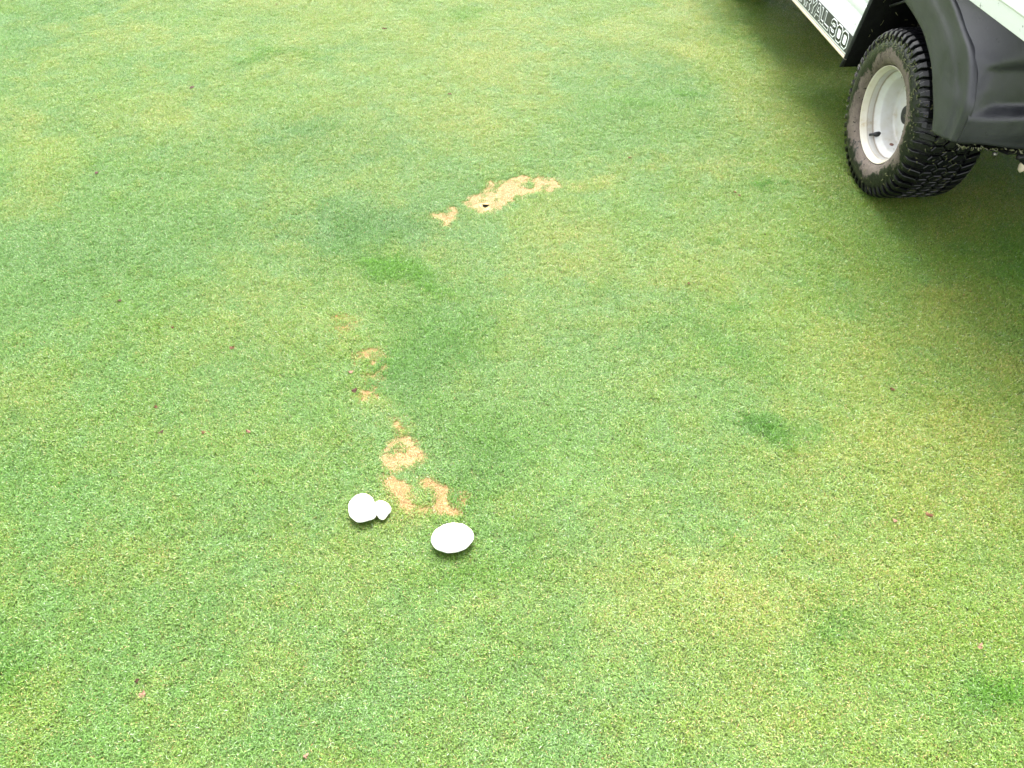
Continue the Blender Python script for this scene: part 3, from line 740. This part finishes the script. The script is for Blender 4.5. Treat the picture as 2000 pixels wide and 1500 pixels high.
# flange of the wheel arch on the panel side + inner liner of the wheel well
path = [(z, edge_y(z)) for z in (.283, .309, .375, .44, .505, .56)]
P = []
for (z, y) in [(.262, .352), (.283, .345)] + path[1:]:
    k = min(1.0, max(0.45, (z - .262) / .06))
    P.append([(x, y + dy, z) for x, dy in ((-.0015, .004 * k), (-.004, -.002 * k), (-.001, -.006 * k), (.004 + .014 * k, -.009 * k))])
o = obj('arch_trim', grid_mesh('arch_trim', P), M_PLAST, cart, True); md = o.modifiers.new('t', 'SOLIDIFY'); md.thickness = .003
lp = [(.342, .270), (.333, .309), (.315, .375), (.296, .44), (.275, .52), (.24, .585), (.15, .635), (0, .655), (-.15, .64), (-.27, .58), (-.35, .50), (-.385, .43), (-.385, .40)]
P = [[(x, y - .012, z) for x in (.003, .12, .25, .40)] for y, z in lp]
o = obj('wheel_well_liner', grid_mesh('wheel_well_liner', P), M_LINER, cart, True); md = o.modifiers.new('t', 'SOLIDIFY'); md.thickness = .004
P = [[(1.2 - x, y - .012, z) for x in (.028, .12, .25, .40)] for y, z in lp]
o = obj('wheel_well_liner', grid_mesh('wheel_well_liner', P), M_LINER, cart, True); md = o.modifiers.new('t', 'SOLIDIFY'); md.thickness = .004

# rear fender
def catm(rows, n):
    rows = [np.array(r, float) for r in rows]; out = []
    m_ = len(rows)
    for i in range(m_ - 1):
        p0, p1, p2, p3 = rows[max(i - 1, 0)], rows[i], rows[i + 1], rows[min(i + 2, m_ - 1)]
        for k in range(n):
            t = k / n
            out.append(.5 * ((2 * p1) + (-p0 + p2) * t + (2 * p0 - 5 * p1 + 4 * p2 - p3) * t * t + (-p0 + 3 * p1 - 3 * p2 + p3) * t ** 3))
    out.append(rows[-1]); return out
Aa = [(.31, .545), (.20, .578), (.075, .576), (-.057, .551), (-.12, .525), (-.183, .487), (-.235, .435), (-.272, .395), (-.297, .353)]
Bb = [(.32, .64), (.20, .655), (.02, .650), (-.137, .608), (-.20, .585), (-.248, .556), (-.310, .510), (-.351, .462), (-.366, .366)]
Cc = [(.32, .685), (.20, .688), (-.04, .688), (-.16, .655), (-.25, .615), (-.328, .575), (-.378, .506), (-.397, .459), (-.395, .374)]
rows = []
for a, b, c in zip(Aa, Bb, Cc):
    a2 = (a[0] * .97, a[1] - .006); mid = ((a[0] + b[0]) / 2, (a[1] + b[1]) / 2)
    e = (min(-.402, c[0] - .006), c[1]); d = ((c[0]) - .006, c[1] + .001)
    rows.append([(.026, *a2), (.006, *a2), (0, *a), (-.0025, a[0] * .9 + b[0] * .1, a[1] * .9 + b[1] * .1), (-.003, *mid), (-.003, b[0] * .9 + a[0] * .1, b[1] * .9 + a[1] * .1), (-.001, *b), (.002, (b[0] * .8 + c[0] * .2), (b[1] * .8 + c[1] * .2)),
                 (.002, (b[0] * .3 + c[0] * .7), (b[1] * .3 + c[1] * .7)), (.000, (b[0] * .08 + c[0] * .92), (b[1] * .08 + c[1] * .92)), (.003, *c), (.008, c[0] - .003, c[1]), (.016, c[0] - .006, c[1])])
P = [[tuple(p) for p in r] for r in catm(rows, 5)]
fme = grid_mesh('rear_fender', P)
def shell(name, me, parent, thick=.004, m=M_PLAST):
    o = obj(name, me, m, parent, True)
    md = o.modifiers.new('sub', 'SUBSURF'); md.levels = 1; md.render_levels = 1
    md = o.modifiers.new('t', 'SOLIDIFY'); md.thickness = thick; md.offset = -1 if name != 'x' else 1
    return o
fender = shell('rear_fender', fme, cart)
fm2 = grid_mesh('rear_fender', [[(1.2 - p[0], p[1], p[2]) for p in r] for r in P]); shell('rear_fender', fm2, cart)
def rear_panel():
    xs = .6 + .591 * np.sin(np.linspace(-1, 1, 180) * math.pi / 2); zs = np.linspace(0, 1, 44); P = []
    def sst(a, b, v):
        t = np.clip((v - a) / (b - a), 0, 1); return t * t * (3 - 2 * t)
    for f in zs:
        row = []
        for x in xs:
            q = min(x, 1.2 - x)
            zbm = .374 - .022 * sst(.03, .22, q); z = zbm + (.69 - zbm) * f
            mx = sst(.012, .085, q); top = .566 + .010 * min(q, .1) / .1
            cr = .030; 
            m_ = mx * sst(.438, .472, z) * (1 - sst(top - .022, top + .014, z))
            if q < .055 and z > top - .045:                       # rounded upper corner
                dx = (.055 - q) / .039; dzz = (z - (top - .045)) / .045
                m_ *= 1 - sst(.80, 1.1, math.hypot(max(dx, 0), max(dzz, 0)))
            cy_ = float(np.interp(z, [.374, .459, .506, .575, .615, .655, .69], [-.395, -.397, -.378, -.328, -.25, -.16, -.10])) - .001
            ez = 1 - math.exp(-max(0, q - .008) / .045)
            y = cy_ + (-.4035 - min(cy_, -.300)) * ez * (1.0) + (min(cy_, -.300) - cy_) * ez + .022 * m_ - .008 * (1 - sst(.440, .458, z)) + .004 * (1 - sst(.36, .40, z))
            row.append((float(x), float(y), float(z)))
        P.append(row)
    return grid_mesh('rear_panel', P)
o = obj('rear_panel', rear_panel(), M_PLAST, cart, True); md = o.modifiers.new('t', 'SOLIDIFY'); md.thickness = .004; md.offset = 1

# cargo box
def ribbed(name, x, y0, y1, out, m=M_WHITE):
    pr = [(.700, .03), (.703, 0), (.742, .0), (.747, -.006), (.752, -.006), (.758, .002), (.80, .002), (.805, .008), (.815, .008), (.82, .002), (.87, .002), (.875, .008), (.885, .008), (.89, .002), (.955, .002), (.96, -.006), (.985, -.006), (.99, 0), (.99, .03)]
    P = [[(x + out * d, y0 + (y1 - y0) * k / 8, z) for k in range(9)] for z, d in pr]
    o = obj(name, grid_mesh(name, P), m, cart); md = o.modifiers.new('t', 'SOLIDIFY'); md.thickness = .003; md.offset = 0; bevel(o, .0015, 2); return o
ribbed('box_side', -.04, -.68, .36, 1); ribbed('box_side', 1.24, -.68, .36, -1)
boxes('box_floor', [(-.008, 1.208, -.67, .355, .706, .722)], M_BLACK, cart)
boxes('tailgate', [(-.03, 1.23, -.695, -.683, .712, .985), (-.03, 1.23, -.705, -.6955, .80, .82), (-.03, 1.23, -.705, -.6955, .88, .90)], M_WHITE, cart)
boxes('box_front', [(-.03, 1.23, .362, .374, .712, .985)], M_WHITE, cart)
# chassis and running gear under the box
boxes('chassis_frame', [(.36, .42, -.36, 2.25, .42, .50), (.78, .84, -.36, 2.25, .42, .50), (.42, .78, -.37, -.32, .42, .50), (.42, .78, .40, .46, .42, .50), (.42, .78, 1.40, 1.46, .42, .50)], M_BLACK, cart)
boxes('engine_block', [(.44, .76, -.24, .30, .30, .62)], M_BLACK, cart, .02)
tube('rear_axle', [(.10, 0, WR), (.30, 0, WR), (.46, 0, WR), (.50, 0, WR), (.62, 0, WR), (.72, 0, WR), (.76, 0, WR), (1.10, 0, WR)], [.032, .032, .036, .085, .10, .085, .036, .032], M_BLACK, cart, 20)
def leaf_spring(x):
    P = []; ys = np.linspace(-.34, .34, 15)
    vs, fs = [], []
    for l in range(3):
        e = 1 - .22 * l
        for side in (0, 1):
            pass
        k = len(vs)
        for y in ys:
            yy = y * e; z = .225 + .55 * (yy ** 2) - .010 * l
            for (dx, dz) in ((-.024, 0), (.024, 0), (.024, .008), (-.024, .008)): vs.append((x + dx, yy, z + dz))
        for i in range(len(ys) - 1):
            for j in range(4):
                a = k + i * 4 + j; b = k + i * 4 + (j + 1) % 4; fs.append((a, b, b + 4, a + 4))
        fs.append((k + 3, k + 2, k + 1, k)); n = k + 4 * (len(ys) - 1); fs.append((n, n + 1, n + 2, n + 3))
    return obj('leaf_spring', mesh('leaf_spring', vs, fs), M_BLACK, cart)
for x in (.30, .90):
    ls = leaf_spring(x)
    boxes('spring_shackle', [(x - .032, x - .026, -.36, -.32, .27, .42), (x + .026, x + .032, -.36, -.32, .27, .42)], M_BLACK, cart)
    tube('shackle_bolt', [(x - .045, -.335, .285), (x + .045, -.335, .285)], .008, M_BLACK, cart, 10)
tube('spring_bolt', [(.252, -.238, .243), (.262, -.238, .243)], .006, M_STEEL, cart, 10)
tube('tow_pin', [(.312, -.30, .262), (.312, -.30, .250), (.312, -.30, .238), (.312, -.30, .224), (.312, -.30, .216)], [.004, .008, .011, .009, .003], M_STRIP, cart, 14)
boxes('hitch_bar', [(.30, .90, -.33, -.27, .262, .276)], M_BLACK, cart)
tube('brake_cable', [(.33, -.05, .50), (.20, .02, .545), (.12, .10, .54), (.06, .18, .535), (.05, .24, .50)], .004, M_BLACK, cart, 8)
# seat, floor, front body (beyond the frame, they shade the turf)
boxes('seat_base', [(.035, 1.165, .40, 1.02, .33, .66)], M_WHITE, cart, .01)
boxes('side_panel', [(1.17, 1.198, .34, 1.05, .31, .60)], M_WHITE, cart, .005)
boxes('seat_cushion', [(.08, .585, .45, .95, .67, .78), (.615, 1.12, .45, .95, .67, .78)], M_SEAT, cart, .03)
boxes('seat_back', [(.08, .585, .36 + .02, .46, .84, 1.20), (.615, 1.12, .38, .46, .84, 1.20)], M_SEAT, cart, .03)
boxes('floor_pan', [(.02, 1.18, 1.03, 1.62, .27, .31)], M_LINER, cart, .01)
def cowl():
    pr = [(1.55, .31, 1), (1.60, .62, 1), (1.66, .86, .98), (1.74, .90, .96), (1.95, .84, .95), (2.20, .70, .93), (2.38, .55, .90), (2.44, .40, .88), (2.42, .33, .88)]
    P = []
    for (y, z, w) in pr:
        row = []
        for k in range(17):
            s = -1 + 2 * k / 16; x = .6 + .56 * w * s; zz = z - .10 * max(0, abs(s) - .75) / .25 if z > .5 else z
            row.append((x, y - .05 * s * s * (1 if y > 2 else 0), zz))
        P.append(row)
    o = obj('front_cowl', grid_mesh('front_cowl', P), M_WHITE, cart, True)
    md = o.modifiers.new('sub', 'SUBSURF'); md.levels = 1; md.render_levels = 2; md = o.modifiers.new('t', 'SOLIDIFY'); md.thickness = .006
cowl()
for sx in (0, 1):
    P = []
    for k in range(15):
        a = R(-15 + 210 * k / 14); r = .33
        P.append([((1.2 - x) if sx else x, 1.93 + r * math.cos(a), WR + r * math.sin(a)) for x in (-.002, .12, .27)])
    o = obj('front_fender', grid_mesh('front_fender', P), M_PLAST, cart, True); md = o.modifiers.new('t', 'SOLIDIFY'); md.thickness = .005
tube('front_axle', [(.10, 1.93, WR), (1.10, 1.93, WR)], .022, M_BLACK, cart)
tube('steering_column', [(.32, 1.66, .70), (.32, 1.38, .98)], .018, M_BLACK, cart)
sw = []
for k in range(25):
    a = 2 * math.pi * k / 24; sw.append((.32 + .17 * math.cos(a), 1.375 + .17 * math.sin(a) * .7, .985 + .17 * math.sin(a) * .7))
tube('steering_wheel', sw, .013, M_BLACK, cart)

# grass clippings stuck on tyre and fender edge
def clippings():
    g = random.Random(3); vs, fs = [], []
    def clip(p, d, n, L, w=.0011):
        d = Vector(d).normalized(); s = d.cross(Vector(n)).normalized() * w; k = len(vs); p = Vector(p)
        q = p + d * L * .5 + Vector(n) * L * .10
        for c in (p, q, p + d * L): vs.extend([c - s, c + s])
        fs.extend([(k, k + 1, k + 3, k + 2), (k + 2, k + 3, k + 5, k + 4)])
    for _ in range(230):                                   # tyre wall, mostly the upper part and the shoulder
        a = R(g.gauss(100, 55)) if g.random() < .75 else g.random() * 6.283
        r = g.uniform(.196, .236) if g.random() < .8 else g.uniform(.15, .2)
        x = float(np.interp(r, [.15, .178, .192, .206, .22, .236], [.003, -.0075, -.0085, -.006, -.0035, -.003])) - .002
        t = g.random() * 6.283
        clip((x, r * math.cos(a), WR + r * math.sin(a)), (g.uniform(-.25, .1), math.cos(t), math.sin(t)), (-1, 0, 0), g.uniform(.003, .012))
    for _ in range(150):                                   # on the tread
        a = R(g.uniform(120, 300)); x = g.uniform(.0, .2); r = WR + .001
        n = (0, math.cos(a), math.sin(a)); t = g.random() * 6.283
        d = (math.cos(t), -math.sin(a) * math.sin(t), math.cos(a) * math.sin(t)); clip((x, r * n[1], WR + r * n[2]), d, n, g.uniform(.004, .012))
    for _ in range(50):                                   # under-edge of fender and rear panel
        x = g.uniform(-.004, .26); 
        if x < .01: y = g.uniform(-.40, -.30); z = float(np.interp(-y, [.297, .366, .40], [.353, .366, .374])) - .006
        else: y = -.408; z = .374 - .022 * min(1, x / .2) - .006
        clip((x, y, z), (g.uniform(-1, 1), g.uniform(-.6, .3), g.uniform(-1.2, .7)), (0, -1, .1), g.uniform(.004, .013))
    for _ in range(26):
        z = g.uniform(.353, .50); y = float(np.interp(z, [.353, .395, .435, .487, .525], [-.297, -.272, -.235, -.183, -.12]))
        clip((.002, y, z), (g.uniform(-.5, .5), g.uniform(-.2, 1), g.uniform(-1, .6)), (-1, 0, 0), g.uniform(.003, .010))
    for _ in range(60):                                   # in the wheel well
        k = g.randrange(0, 6); f = g.random(); y = lp[k][0] * (1 - f) + lp[k + 1][0] * f - .016; z = lp[k][1] * (1 - f) + lp[k + 1][1] * f - .004
        t = g.random() * 6.283; clip((g.uniform(.03, .38), y, z), (math.cos(t), -.1, math.sin(t)), (0, -1, -.3), g.uniform(.005, .02))
    me = mesh('grass_clippings', vs, fs)
    m = simple('clipping', (.085, .085, .04), .5, nscale=90, var=.5, bmp=0)
    o = obj('grass_clippings', me, m, cart); o['kind'] = 'stuff'
clippings()
